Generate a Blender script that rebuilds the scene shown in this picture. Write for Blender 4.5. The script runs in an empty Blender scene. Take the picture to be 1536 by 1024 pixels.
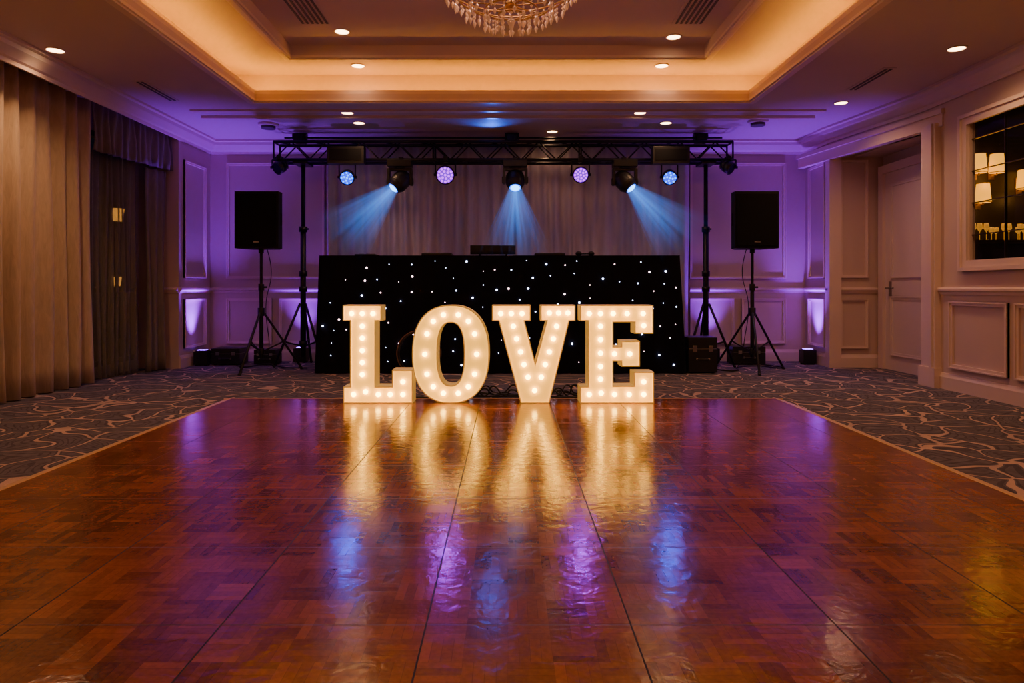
import bpy, bmesh, math, random
from mathutils import Vector, Matrix
random.seed(7)
S = bpy.context.scene
COL = S.collection

# ---------------------------------------------------------------- materials
def newmat(name):
    m = bpy.data.materials.new(name); m.use_nodes = True
    nt = m.node_tree
    return m, nt, nt.nodes.get('Principled BSDF')

def pm(name, col, rough=0.5, metal=0.0, emit=None, es=0.0, noise=0.0, nscale=20.0, bump=0.0, sheen=0.0, spec=None, coat=0.0):
    m, nt, b = newmat(name)
    b.inputs['Base Color'].default_value = (*col, 1)
    b.inputs['Roughness'].default_value = rough
    b.inputs['Metallic'].default_value = metal
    if spec is not None: b.inputs['Specular IOR Level'].default_value = spec
    if coat: b.inputs['Coat Weight'].default_value = coat
    if sheen: b.inputs['Sheen Weight'].default_value = sheen
    if emit:
        b.inputs['Emission Color'].default_value = (*emit, 1)
        b.inputs['Emission Strength'].default_value = es
        m.cycles.emission_sampling = 'NONE'
    if noise or bump:
        tc = nt.nodes.new('ShaderNodeTexCoord')
        n = nt.nodes.new('ShaderNodeTexNoise'); n.inputs['Scale'].default_value = nscale
        n.inputs['Detail'].default_value = 4
        nt.links.new(tc.outputs['Object'], n.inputs['Vector'])
        if noise:
            mx = nt.nodes.new('ShaderNodeMix'); mx.data_type = 'RGBA'
            mx.inputs[6].default_value = (*[c*(1-noise) for c in col], 1)
            mx.inputs[7].default_value = (*[min(1, c*(1+noise)) for c in col], 1)
            nt.links.new(n.outputs['Fac'], mx.inputs[0]); nt.links.new(mx.outputs[2], b.inputs['Base Color'])
        if bump:
            bp = nt.nodes.new('ShaderNodeBump'); bp.inputs['Strength'].default_value = bump
            bp.inputs['Distance'].default_value = 0.01
            nt.links.new(n.outputs['Fac'], bp.inputs['Height']); nt.links.new(bp.outputs[0], b.inputs['Normal'])
    return m

def em(name, col, s, sample=False):
    m, nt, b = newmat(name)
    b.inputs['Base Color'].default_value = (*col, 1)
    b.inputs['Emission Color'].default_value = (*col, 1)
    b.inputs['Emission Strength'].default_value = s
    if not sample: m.cycles.emission_sampling = 'NONE'
    return m

class NT:
    def __init__(s, nt): s.nt = nt
    def node(s, t, **k):
        n = s.nt.nodes.new(t)
        for a, v in k.items(): setattr(n, a, v)
        return n
    def m(s, op, a, b=None, c=None):
        n = s.nt.nodes.new('ShaderNodeMath'); n.operation = op
        for i, v in enumerate((a, b, c)):
            if v is None: continue
            if isinstance(v, (int, float)): n.inputs[i].default_value = v
            else: s.nt.links.new(v, n.inputs[i])
        return n.outputs[0]
    def mix(s, f, a, b):
        n = s.nt.nodes.new('ShaderNodeMix'); n.data_type = 'RGBA'
        for i, v in ((0, f), (6, a), (7, b)):
            if isinstance(v, (int, float)): n.inputs[i].default_value = v
            elif isinstance(v, tuple): n.inputs[i].default_value = (*v, 1)
            else: s.nt.links.new(v, n.inputs[i])
        return n.outputs[2]
    def l(s, a, b): s.nt.links.new(a, b)

def parquet_mat():
    m, nt, b = newmat('parquet_wood'); g = NT(nt)
    tc = g.node('ShaderNodeTexCoord'); sp = g.node('ShaderNodeSeparateXYZ'); g.l(tc.outputs['Object'], sp.inputs[0])
    s = 0.12
    xs = g.m('DIVIDE', sp.outputs[0], s); ys = g.m('DIVIDE', sp.outputs[1], s)
    cx = g.m('FLOOR', xs); cy = g.m('FLOOR', ys); fx = g.m('FRACT', xs); fy = g.m('FRACT', ys)
    par = g.m('FLOORED_MODULO', g.m('ADD', cx, cy), 2.0)
    t = g.m('ADD', g.m('MULTIPLY', fx, par), g.m('MULTIPLY', fy, g.m('SUBTRACT', 1.0, par)))
    t4 = g.m('MULTIPLY', t, 4.0)
    strip = g.m('FLOOR', t4)
    cv = g.node('ShaderNodeCombineXYZ'); g.l(cx, cv.inputs[0]); g.l(cy, cv.inputs[1]); g.l(strip, cv.inputs[2])
    wn = g.node('ShaderNodeTexWhiteNoise', noise_dimensions='3D'); g.l(cv.outputs[0], wn.inputs[0])
    cv2 = g.node('ShaderNodeCombineXYZ'); g.l(cx, cv2.inputs[0]); g.l(cy, cv2.inputs[1])
    wn2 = g.node('ShaderNodeTexWhiteNoise', noise_dimensions='3D'); g.l(cv2.outputs[0], wn2.inputs[0])
    ns = g.node('ShaderNodeTexNoise'); ns.inputs['Scale'].default_value = 60; ns.inputs['Detail'].default_value = 5
    g.l(tc.outputs['Object'], ns.inputs['Vector'])
    f = g.m('ADD', g.m('MULTIPLY', wn.outputs['Value'], 0.36), g.m('ADD', g.m('MULTIPLY', wn2.outputs['Value'], 0.36), g.m('MULTIPLY', g.m('SUBTRACT', ns.outputs['Fac'], 0.35), 0.6)))
    col = g.mix(f, (0.100, 0.030, 0.008), (0.40, 0.140, 0.040))
    ft = g.m('FRACT', t4)
    e1 = g.m('GREATER_THAN', g.m('ABSOLUTE', g.m('SUBTRACT', ft, 0.5)), 0.47)
    col = g.mix(g.m('MULTIPLY', e1, 0.35), col, (0.02, 0.007, 0.004))
    sx = g.m('ABSOLUTE', g.m('SUBTRACT', g.m('FRACT', g.m('DIVIDE', g.m('ADD', sp.outputs[0], 0.24+6.3), 0.6)), 0.5))
    sy = g.m('ABSOLUTE', g.m('SUBTRACT', g.m('FRACT', g.m('DIVIDE', g.m('ADD', sp.outputs[1], 0.1), 0.6)), 0.5))
    seam = g.m('MAXIMUM', g.m('LESS_THAN', sx, 0.0045), g.m('MULTIPLY', g.m('LESS_THAN', sy, 0.004), 0.6))
    col = g.mix(seam, col, (0.008, 0.004, 0.003))
    g.l(col, b.inputs['Base Color'])
    n2 = g.node('ShaderNodeTexNoise'); n2.inputs['Scale'].default_value = 7; n2.inputs['Detail'].default_value = 3
    g.l(tc.outputs['Object'], n2.inputs['Vector'])
    g.l(g.m('ADD', g.m('MULTIPLY', n2.outputs['Fac'], 0.12), g.m('ADD', 0.10, g.m('MULTIPLY', seam, 0.5))), b.inputs['Roughness'])
    n3 = g.node('ShaderNodeTexNoise'); n3.inputs['Scale'].default_value = 18; n3.inputs['Detail'].default_value = 3
    n3.inputs['Distortion'].default_value = 0.6
    g.l(tc.outputs['Object'], n3.inputs['Vector'])
    h = g.m('SUBTRACT', g.m('ADD', g.m('MULTIPLY', n3.outputs['Fac'], 1.0), g.m('MULTIPLY', wn.outputs['Value'], 0.05)), g.m('MULTIPLY', seam, 1.0))
    bp = g.node('ShaderNodeBump'); bp.inputs['Strength'].default_value = 0.5; bp.inputs['Distance'].default_value = 0.003
    g.l(h, bp.inputs['Height']); g.l(bp.outputs[0], b.inputs['Normal'])
    b.inputs['Specular IOR Level'].default_value = 0.55
    return m

def carpet_mat():
    m, nt, b = newmat('patterned_carpet'); g = NT(nt)
    tc = g.node('ShaderNodeTexCoord')
    ns = g.node('ShaderNodeTexNoise'); ns.inputs['Scale'].default_value = 2.0; ns.inputs['Detail'].default_value = 1
    g.l(tc.outputs['Object'], ns.inputs['Vector'])
    vm = g.node('ShaderNodeVectorMath', operation='MULTIPLY_ADD'); g.l(ns.outputs['Color'], vm.inputs[0])
    vm.inputs[1].default_value = (0.6, 0.6, 0); g.l(tc.outputs['Object'], vm.inputs[2])
    mp = g.node('ShaderNodeMapping'); mp.inputs['Scale'].default_value = (1, 1, 0); g.l(vm.outputs[0], mp.inputs[0])
    vo = g.node('ShaderNodeTexVoronoi', feature='DISTANCE_TO_EDGE'); vo.inputs['Scale'].default_value = 3.1
    g.l(mp.outputs[0], vo.inputs['Vector'])
    line = g.m('LESS_THAN', vo.outputs['Distance'], 0.026)
    rp = g.m('LESS_THAN', g.m('ABSOLUTE', g.m('SUBTRACT', g.m('FRACT', g.m('MULTIPLY', vo.outputs['Distance'], 9.0)), 0.5)), 0.14)
    n2 = g.node('ShaderNodeTexNoise'); n2.inputs['Scale'].default_value = 160; g.l(tc.outputs['Object'], n2.inputs['Vector'])
    n4 = g.node('ShaderNodeTexNoise'); n4.inputs['Scale'].default_value = 14; n4.inputs['Detail'].default_value = 4; g.l(tc.outputs['Object'], n4.inputs['Vector'])
    base = g.mix(n4.outputs['Fac'], (0.055, 0.052, 0.070), (0.26, 0.235, 0.27))
    base = g.mix(g.m('MULTIPLY', rp, 0.5), base, (0.04, 0.038, 0.05))
    n5 = g.node('ShaderNodeTexNoise'); n5.inputs['Scale'].default_value = 3; g.l(tc.outputs['Object'], n5.inputs['Vector'])
    col = g.mix(g.m('MULTIPLY', line, g.m('ADD', g.m('MULTIPLY', n5.outputs['Fac'], 0.9), 0.25)), base, (0.80, 0.56, 0.44))
    col = g.mix(g.m('MULTIPLY', n2.outputs['Fac'], 0.3), col, (0.02, 0.02, 0.025))
    g.l(col, b.inputs['Base Color']); b.inputs['Roughness'].default_value = 0.95
    b.inputs['Specular IOR Level'].default_value = 0.1
    bp = g.node('ShaderNodeBump'); bp.inputs['Strength'].default_value = 0.5; bp.inputs['Distance'].default_value = 0.005
    g.l(n2.outputs['Fac'], bp.inputs['Height']); g.l(bp.outputs[0], b.inputs['Normal'])
    return m

def curtain_mat(name, c1, c2, rough=0.8):
    m, nt, b = newmat(name); g = NT(nt)
    tc = g.node('ShaderNodeTexCoord'); mp = g.node('ShaderNodeMapping'); mp.inputs['Scale'].default_value = (9, 9, 2.0)
    g.l(tc.outputs['Object'], mp.inputs[0])
    n = g.node('ShaderNodeTexNoise'); n.inputs['Scale'].default_value = 2.5; n.inputs['Detail'].default_value = 6
    n.inputs['Distortion'].default_value = 1.2
    g.l(mp.outputs[0], n.inputs['Vector'])
    g.l(g.mix(n.outputs['Fac'], c1, c2), b.inputs['Base Color'])
    b.inputs['Roughness'].default_value = rough; b.inputs['Sheen Weight'].default_value = 0.2
    bp = g.node('ShaderNodeBump'); bp.inputs['Strength'].default_value = 0.4; bp.inputs['Distance'].default_value = 0.01
    g.l(n.outputs['Fac'], bp.inputs['Height']); g.l(bp.outputs[0], b.inputs['Normal'])
    return m

def voile_mat():
    m = curtain_mat('charcoal_voile', (0.16, 0.14, 0.11), (0.32, 0.28, 0.21)); nt = m.node_tree; b = nt.nodes['Principled BSDF']
    b.inputs['Alpha'].default_value = 0.5
    return m

def glass_night():
    m, nt, b = newmat('night_glass'); g = NT(nt)
    b.inputs['Base Color'].default_value = (0.012, 0.011, 0.012, 1); b.inputs['Roughness'].default_value = 0.03
    b.inputs['Alpha'].default_value = 0.3; b.inputs['Specular IOR Level'].default_value = 0.8
    return m

M_WALL = pm('wall_paint', (0.64, 0.49, 0.43), 0.6, noise=0.04, nscale=3)
M_TRIM = pm('trim_paint', (0.78, 0.62, 0.55), 0.4, noise=0.03, nscale=5)
M_CEIL = pm('ceiling_paint', (0.64, 0.49, 0.48), 0.65, noise=0.03, nscale=2)
M_PARQ = parquet_mat(); M_CARP = carpet_mat()
M_EDGE = pm('dance_floor_edging', (0.68, 0.46, 0.24), 0.35, noise=0.1)
M_BLK = pm('black_plastic', (0.012, 0.012, 0.014), 0.4, noise=0.1)
M_TRUSS = pm('truss_black_powdercoat', (0.012, 0.011, 0.015), 0.4, metal=0.3, noise=0.1)
M_GRILL = pm('speaker_grille', (0.006, 0.006, 0.008), 0.7, noise=0.3, nscale=300, spec=0.15)
M_CAB = pm('speaker_cabinet', (0.008, 0.008, 0.010), 0.6, noise=0.1, spec=0.25)
M_STEEL = pm('steel', (0.35, 0.33, 0.32), 0.3, metal=1, noise=0.05)
M_BRASS = pm('aged_brass', (0.55, 0.36, 0.14), 0.3, metal=1, noise=0.1)
M_DKBRASS = pm('dark_bronze', (0.20, 0.14, 0.07), 0.35, metal=1, noise=0.1)
M_CLOTH = pm('black_velvet', (0.006, 0.006, 0.012), 0.9, noise=0.3, nscale=12, bump=0.3, spec=0.1)
M_STAR = em('star_led', (0.6, 0.7, 1.0), 14)
M_STARW = em('star_led_warm', (1.0, 0.65, 0.7), 10)
M_BULB = em('warm_bulb', (1.0, 0.54, 0.07), 27, True)
M_LFACE = pm('letter_face_lit', (0.85, 0.58, 0.16), 0.5, emit=(1.0, 0.56, 0.06), es=1.0, noise=0.03)  # part of the bulb light on the face is put in as emission
M_LSIDE = pm('letter_side_glow', (0.80, 0.62, 0.30), 0.45, emit=(1.0, 0.54, 0.08), es=0.26, noise=0.03)  # warm glow put into the sides as emission, though they are no lamp
M_COVE = em('cove_led_strip', (1.0, 0.43, 0.012), 28, True)
M_DOWN = em('downlight_lamp', (1.0, 0.62, 0.30), 14)
M_BLUE = em('led_blue', (0.01, 0.10, 1.0), 3.5)
M_BLUEDOT = em('led_blue_dot', (0.03, 0.28, 1.0), 4)
M_CYAN = em('led_cyan', (0.06, 0.42, 1.0), 8)
M_PURPD = em('led_purple_lens', (0.22, 0.002, 0.8), 1.2)
M_BLUED = em('led_blue_lens', (0.002, 0.04, 1.0), 2.2)
M_PURP = em('led_purple', (0.50, 0.015, 1.0), 3.2)
M_UPL = em('uplight_led', (0.25, 0.04, 1.0), 10)
M_SHADE = pm('amber_shade', (0.6, 0.28, 0.03), 0.6, emit=(1.0, 0.40, 0.01), es=2.2, noise=0.05)
M_CUR = curtain_mat('taupe_curtain', (0.38, 0.30, 0.21), (0.66, 0.52, 0.38))
M_CUR2 = curtain_mat('dark_valance', (0.16, 0.13, 0.13), (0.28, 0.22, 0.22))
M_SHEER = curtain_mat('dark_curtain', (0.16, 0.14, 0.12), (0.28, 0.24, 0.20))
M_VOILE = voile_mat()
M_DRAPE = curtain_mat('ivory_backdrop', (0.55, 0.47, 0.52), (0.66, 0.57, 0.62), 0.7)
M_NIGHT = glass_night()
M_DARK = pm('dark_mirror_image_wall', (0.03, 0.022, 0.018), 0.4, noise=0.2)
M_CRYS = pm('crystal_glow', (0.9, 0.70, 0.5), 0.08, emit=(1.0, 0.5, 0.25), es=0.10, noise=0.1, coat=1)  # slight emission stands in for lamplight caught in the drops
M_DOOR = pm('door_paint', (0.74, 0.62, 0.56), 0.4, noise=0.03)
M_GLASSW = pm('amber_glassware_glint', (0.35, 0.18, 0.03), 0.1, emit=(1.0, 0.40, 0.03), es=0.6, noise=0.3)  # gold glints of the mirror image put in as emission
M_VENT = pm('vent_grille', (0.10, 0.08, 0.09), 0.6, noise=0.1)
M_COPPER = pm('copper_cable', (0.25, 0.12, 0.06), 0.4, noise=0.1)
M_GLINT = em('window_glint_glow', (1.0, 0.40, 0.06), 4)  # glow for the added lamps that imitate reflections in the glass
M_PAVE = pm('pavement_stone', (0.04, 0.04, 0.045), 0.8, noise=0.2)
mg, ntg, bg = newmat('pane_glass')
bg.inputs['Roughness'].default_value = 0.02; bg.inputs['Base Color'].default_value = (0.02, 0.018, 0.015, 1); bg.inputs['Alpha'].default_value = 0.15
bg.inputs['Specular IOR Level'].default_value = 0.8
M_PANE = mg

# ---------------------------------------------------------------- mesh builder
class B:
    def __init__(s): s.bm = bmesh.new(); s.mats = []; s.M = Matrix.Identity(4)
    def mi(s, m):
        if m not in s.mats: s.mats.append(m)
        return s.mats.index(m)
    def v(s, co): return s.bm.verts.new(s.M @ Vector(co))
    def face(s, vs, mat, smooth=False):
        try: f = s.bm.faces.new(vs)
        except ValueError: return None
        f.material_index = s.mi(mat); f.smooth = smooth; return f
    def box(s, x0, x1, y0, y1, z0, z1, mat):
        c = [s.v((x, y, z)) for z in (z0, z1) for y in (y0, y1) for x in (x0, x1)]
        for q in ((0, 2, 3, 1), (4, 5, 7, 6), (0, 1, 5, 4), (2, 6, 7, 3), (0, 4, 6, 2), (1, 3, 7, 5)):
            s.face([c[i] for i in q], mat)
    def obox(s, O, u, n, u0, u1, n0, n1, z0, z1, mat):
        O = Vector((O[0], O[1], 0)); u = Vector((u[0], u[1], 0)).normalized(); n = Vector((n[0], n[1], 0)).normalized()
        c = [s.v(O + u*a + n*b + Vector((0, 0, z))) for z in (z0, z1) for b in (n0, n1) for a in (u0, u1)]
        for q in ((0, 2, 3, 1), (4, 5, 7, 6), (0, 1, 5, 4), (2, 6, 7, 3), (0, 4, 6, 2), (1, 3, 7, 5)):
            s.face([c[i] for i in q], mat)
    def prism(s, O, u, n, prof, u0, u1, mat):
        O = Vector((O[0], O[1], 0)); u = Vector((u[0], u[1], 0)).normalized(); n = Vector((n[0], n[1], 0)).normalized()
        a = [s.v(O + u*u0 + n*p[0] + Vector((0, 0, p[1]))) for p in prof]
        b = [s.v(O + u*u1 + n*p[0] + Vector((0, 0, p[1]))) for p in prof]
        k = len(prof)
        for i in range(k): s.face([a[i], a[(i+1) % k], b[(i+1) % k], b[i]], mat)
        s.face(a[::-1], mat); s.face(b, mat)
    def frame(s, O, u, n, u0, u1, z0, z1, mat, w=0.035, d=0.02):
        for (a, b_, c, e) in ((u0, u1, z0, z0+w), (u0, u1, z1-w, z1), (u0, u0+w, z0+w, z1-w), (u1-w, u1, z0+w, z1-w)):
            s.obox(O, u, n, a, b_, 0, d, c, e, mat)
        k = w*0.35
        for (a, b_, c, e) in ((u0, u1, z0, z0+k), (u0, u1, z1-k, z1), (u0, u0+k, z0+k, z1-k), (u1-k, u1, z0+k, z1-k)):
            s.obox(O, u, n, a, b_, 0, d*1.6, c, e, mat)
    def cyl(s, p0, p1, r, mat, r2=None, seg=14, smooth=True, caps=True):
        p0 = Vector(p0); p1 = Vector(p1); r2 = r if r2 is None else r2
        d = (p1-p0).normalized(); a = d.orthogonal().normalized(); b = d.cross(a)
        A = []; Bv = []
        for i in range(seg):
            t = 2*math.pi*i/seg; o = a*math.cos(t)+b*math.sin(t)
            A.append(s.v(p0+o*r)); Bv.append(s.v(p1+o*r2))
        for i in range(seg): s.face([A[i], A[(i+1) % seg], Bv[(i+1) % seg], Bv[i]], mat, smooth)
        if caps: s.face(A[::-1], mat); s.face(Bv, mat)
    def sphere(s, c, r, mat, seg=12, rings=8, sc=(1, 1, 1)):
        c = Vector(c); rows = []
        for j in range(1, rings):
            ph = math.pi*j/rings
            rows.append([s.v(c+Vector((r*sc[0]*math.sin(ph)*math.cos(2*math.pi*i/seg), r*sc[1]*math.sin(ph)*math.sin(2*math.pi*i/seg), r*sc[2]*math.cos(ph)))) for i in range(seg)])
        t = s.v(c+Vector((0, 0, r*sc[2]))); b = s.v(c-Vector((0, 0, r*sc[2])))
        for i in range(seg):
            k = (i+1) % seg
            s.face([t, rows[0][i], rows[0][k]], mat, True); s.face([b, rows[-1][k], rows[-1][i]], mat, True)
            for j in range(len(rows)-1): s.face([rows[j][i], rows[j+1][i], rows[j+1][k], rows[j][k]], mat, True)
    def octa(s, c, r, h, mat):
        c = Vector(c); t = s.v(c+Vector((0, 0, h*0.35))); b = s.v(c-Vector((0, 0, h*0.65)))
        q = [s.v(c+Vector((r*math.cos(a), r*math.sin(a), 0))) for a in (0, math.pi/2, math.pi, 1.5*math.pi)]
        for i in range(4): s.face([t, q[i], q[(i+1) % 4]], mat); s.face([b, q[(i+1) % 4], q[i]], mat)
    def torus(s, c, R, r, mat, seg=32, k=8, axis=(0, 0, 1)):
        rot = Vector((0, 0, 1)).rotation_difference(Vector(axis)).to_matrix(); c = Vector(c)
        rows = []
        for i in range(seg):
            a = 2*math.pi*i/seg
            rows.append([s.v(c + rot @ Vector(((R+r*math.cos(b))*math.cos(a), (R+r*math.cos(b))*math.sin(a), r*math.sin(b)))) for b in [2*math.pi*j/k for j in range(k)]])
        for i in range(seg):
            for j in range(k):
                s.face([rows[i][j], rows[(i+1) % seg][j], rows[(i+1) % seg][(j+1) % k], rows[i][(j+1) % k]], mat, True)
    def done(s, name, loc=(0, 0, 0), parent=None, bevel=0.0, normals=True):
        if normals: bmesh.ops.recalc_face_normals(s.bm, faces=s.bm.faces)
        me = bpy.data.meshes.new(name); s.bm.to_mesh(me); s.bm.free()
        for m in s.mats: me.materials.append(m)
        o = bpy.data.objects.new(name, me); COL.objects.link(o); o.location = loc
        if parent: o.parent = parent
        if bevel:
            md = o.modifiers.new('bevel', 'BEVEL'); md.width = bevel; md.segments = 2; md.limit_method = 'ANGLE'; md.angle_limit = math.radians(50)
        return o

def light(kind, name, loc, energy, color, parent=None, d=(0, 0, -1), angle=60, blend=0.5, radius=0.05):
    L = bpy.data.lights.new(name, kind); L.energy = energy; L.color = color
    L.shadow_soft_size = radius
    if kind == 'SPOT': L.spot_size = math.radians(angle); L.spot_blend = blend
    o = bpy.data.objects.new(name, L); COL.objects.link(o)
    o.location = loc
    o.rotation_mode = 'QUATERNION'; o.rotation_quaternion = Vector(d).to_track_quat('-Z', 'Y')
    if parent: o.parent = parent
    return o

H = 3.02
# ---------------------------------------------------------------- floor
b = B(); b.box(-4.7, 5.6, -2.6, 9.5, -0.06, 0, M_CARP); b.done('floor')
b = B(); DX0, DX1, DY0, DY1 = -2.54, 2.46, -1.2, 6.17
b.box(DX0+0.07, DX1-0.07, DY0+0.07, DY1-0.07, 0, 0.014, M_PARQ)
pr = [(0, 0), (0.07, 0), (0.07, 0.003), (0.012, 0.016), (0, 0.016)]
b.prism((DX0+0.07, 0), (0, 1), (-1, 0), pr, DY0, DY1, M_EDGE)
b.prism((DX1-0.07, 0), (0, 1), (1, 0), pr, DY0, DY1, M_EDGE)
b.prism((0, DY1-0.07), (1, 0), (0, 1), pr, DX0, DX1, M_EDGE)
b.prism((0, DY0+0.07), (1, 0), (0, -1), pr, DX0, DX1, M_EDGE)
b.done('dance_floor')

# ---------------------------------------------------------------- walls
BW = 9.4
b = B(); b.box(-4.7, 5.6, BW, BW+0.1, 0, 3.5, M_WALL); b.done('wall_back')
b = B(); b.box(-4.7, 5.6, -2.6, -2.5, 0, 3.5, M_WALL); b.done('wall_front')
b = B()
b.box(-4.7, -4.6, -2.5, 1.5, 0, H, M_WALL)
b.box(-4.7, -4.6, 1.5, 8.42, 2.75, H, M_WALL)
b.box(-4.7, -4.6, 1.5, 8.42, 0, 0.12, M_WALL)
b.box(-4.7, -4.6, 8.42, BW, 0, H, M_WALL)
b.box(-4.6, -4.1, 8.50, BW, 0, H, M_WALL)
b.box(-4.16, -4.1, -2.5, 8.5, 2.93, H, M_WALL)
b.done('wall_left')
b = B()
b.box(4.35, 4.40, -2.5, 7.08, 0, 1.24, M_WALL)
b.box(4.35, 4.40, -2.5, 7.08, 2.56, H, M_WALL)
b.box(4.35, 4.40, -2.5, 4.9, 1.24, 2.56, M_WALL)
b.box(4.35, 4.40, 6.43, 7.08, 1.24, 2.56, M_WALL)
b.box(4.09, 4.75, 8.65, BW, 0, H, M_WALL)
b.box(4.75, 4.85, 7.08, 8.65, 0, H, M_WALL)
b.box(4.40, 4.75, 7.02, 7.08, 0, H, M_WALL)
u = Vector((4.09-4.35, 8.65-7.08, 0)); L = u.length
b.obox((4.35, 7.08), u, (u[1], -u[0]), 0, L, 0, 0.2, 2.66, H, M_WALL)
b.box(4.4, 4.75, 7.08, 8.65, 2.66, 2.72, M_WALL)
b.done('wall_right')
b = B()
b.box(4.40, 5.5, 6.96, 7.02, 0.9, 2.9, M_DARK); b.box(5.4, 5.5, 4.4, 6.96, 0.9, 2.9, M_DARK)
b.box(4.40, 5.5, 4.34, 4.4, 0.9, 2.9, M_DARK); b.box(4.40, 5.4, 4.4, 6.96, 0.9, 0.95, M_DARK); b.box(4.40, 5.4, 4.4, 6.96, 2.85, 2.9, M_DARK)
b.done('mirror_image_alcove')  # made-up niche behind the panes, imitating what the mirror reflects

# ---------------------------------------------------------------- ceiling
def ring(b, z0, z1, o, i, m):
    ox0, ox1, oy0, oy1 = o; ix0, ix1, iy0, iy1 = i
    b.box(ox0, ix0, oy0, oy1, z0, z1, m); b.box(ix1, ox1, oy0, oy1, z0, z1, m)
    b.box(ix0, ix1, oy0, iy0, z0, z1, m); b.box(ix0, ix1, iy1, oy1, z0, z1, m)
def grow(r, d): return (r[0]-d, r[1]+d, r[2]-d, r[3]+d)
OUT = (-4.7, 5.6, -2.5, 9.4)
H1 = (-2.70, 2.57, 1.2, 7.28); H2 = grow(H1, 0.28); H3 = (-2.20, 1.99, 1.9, 6.92)
b = B()
ring(b, H, 3.07, OUT, H1, M_CEIL)
ring(b, 3.07, 3.36, OUT, H2, M_CEIL)
ring(b, 3.36, 3.46, grow(H2, 0.3), H3, M_CEIL)
b.box(-3.3, 3.2, 0.6, 7.9, 3.46, 3.52, M_CEIL)
b.done('ceiling')
b = B()
ring(b, 3.07, 3.11, grow(H1, 0.035), H1, M_TRIM)
ring(b, 2.995, H, grow(H1, 0.10), grow(H1, 0.0), M_TRIM)
ring(b, 2.98, 2.995, grow(H1, 0.07), grow(H1, 0.02), M_TRIM)
ring(b, 3.335, 3.36, grow(H3, 0.09), H3, M_TRIM)
ring(b, 3.32, 3.335, grow(H3, 0.06), grow(H3, 0.02), M_TRIM)
b.done('trim_1')
b = B()
ring(b, 3.07, 3.082, grow(H1, 0.13), grow(H1, 0.10), M_COVE)
b.done('cove_light_strip')
b = B()
b.box(-3.6, 3.6, 7.72, 7.78, 3.0, H, M_TRIM); b.box(-3.6, 3.6, 8.0, 8.05, 2.99, H, M_TRIM)
b.done('trim_2')

# crown / dado / baseboard
CR = [(0, 2.84), (0.02, 2.84), (0.03, 2.87), (0.05, 2.885), (0.10, 2.95), (0.11, 2.985), (0.14, 2.995), (0.14, 3.02), (0, 3.02)]
DR = [(0, 0.935), (0.012, 0.935), (0.02, 0.96), (0.04, 0.975), (0.04, 0.995), (0.028, 1.005), (0, 1.005)]
BB = [(0, 0), (0.025, 0), (0.025, 0.12), (0.015, 0.145), (0.01, 0.16), (0, 0.16)]
b = B()
b.prism((0, BW), (1, 0), (0, -1), CR, -4.1, 4.09, M_TRIM)
b.prism((-4.1, 0), (0, 1), (1, 0), CR, -2.5, BW, M_TRIM)
b.prism((4.35, 0), (0, 1), (-1, 0), CR, -2.5, 7.08, M_TRIM)
nn = (-u[1], u[0])
b.prism((4.35, 7.08), u, nn, CR, -0.02, L+0.02, M_TRIM)
b.prism((4.09, 0), (0, 1), (-1, 0), CR, 8.65, BW, M_TRIM)
b.prism((0, -2.5), (1, 0), (0, 1), CR, -4.6, 4.35, M_TRIM)
b.done('trim_3')
b = B()
for a0, a1 in ((-4.1, -2.5), (2.5, 4.09)): b.prism((0, BW), (1, 0), (0, -1), DR, a0, a1, M_TRIM)
b.prism((-4.1, 0), (0, 1), (1, 0), DR, 8.5, BW, M_TRIM)
b.prism((0, 8.5), (1, 0), (0, -1), DR, -4.4, -4.1, M_TRIM)
b.prism((4.35, 0), (0, 1), (-1, 0), DR, -2.5, 6.86, M_TRIM)
b.prism((4.09, 0), (0, 1), (-1, 0), DR, 8.65, BW, M_TRIM)
b.prism((0, 8.65), (1, 0), (0, -1), DR, 4.09, 4.75, M_TRIM)
b.done('trim_4')
b = B(); b.prism((0, BW), (1, 0), (0, -1), BB, -4.1, 4.09, M_TRIM); b.done('baseboard_back')
b = B(); b.prism((-4.1, 0), (0, 1), (1, 0), BB, 8.5, BW, M_TRIM); b.done('baseboard_left')
b = B(); b.prism((4.35, 0), (0, 1), (-1, 0), BB, -2.5, 6.86, M_TRIM)
b.prism((4.09, 0), (0, 1), (-1, 0), BB, 8.65, BW, M_TRIM); b.prism((0, 8.65), (1, 0), (0, -1), BB, 4.09, 4.75, M_TRIM)
b.done('baseboard_right')
# panel mouldings
b = B()
O = (0, BW); ud = (1, 0); nd = (0, -1)
for a0, a1 in ((-3.87, -2.52), (2.50, 3.82)):
    b.frame(O, ud, nd, a0, a1, 1.13, 2.72, M_TRIM)
    m = (a0+a1)/2
    b.frame(O, ud, nd, a0, m-0.05, 0.24, 0.86, M_TRIM); b.frame(O, ud, nd, m+0.05, a1, 0.24, 0.86, M_TRIM)
for O, ud, nd, a0, a1 in (((-4.1, 0), (0, 1), (1, 0), 8.62, 9.22), ((4.09, 0), (0, 1), (-1, 0), 8.78, 9.25), ((0, 8.65), (1, 0), (0, -1), 4.2, 4.55)):
    b.frame(O, ud, nd, a0, a1, 1.13, 2.62, M_TRIM, w=0.03); b.frame(O, ud, nd, a0, a1, 0.24, 0.86, M_TRIM, w=0.03)
O = (4.35, 0); y = 6.70
while y > -2:
    b.frame(O, (0, 1), (-1, 0), y-0.78, y, 0.22, 0.87, M_TRIM, w=0.04); y -= 0.87
b.done('trim_5')
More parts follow.
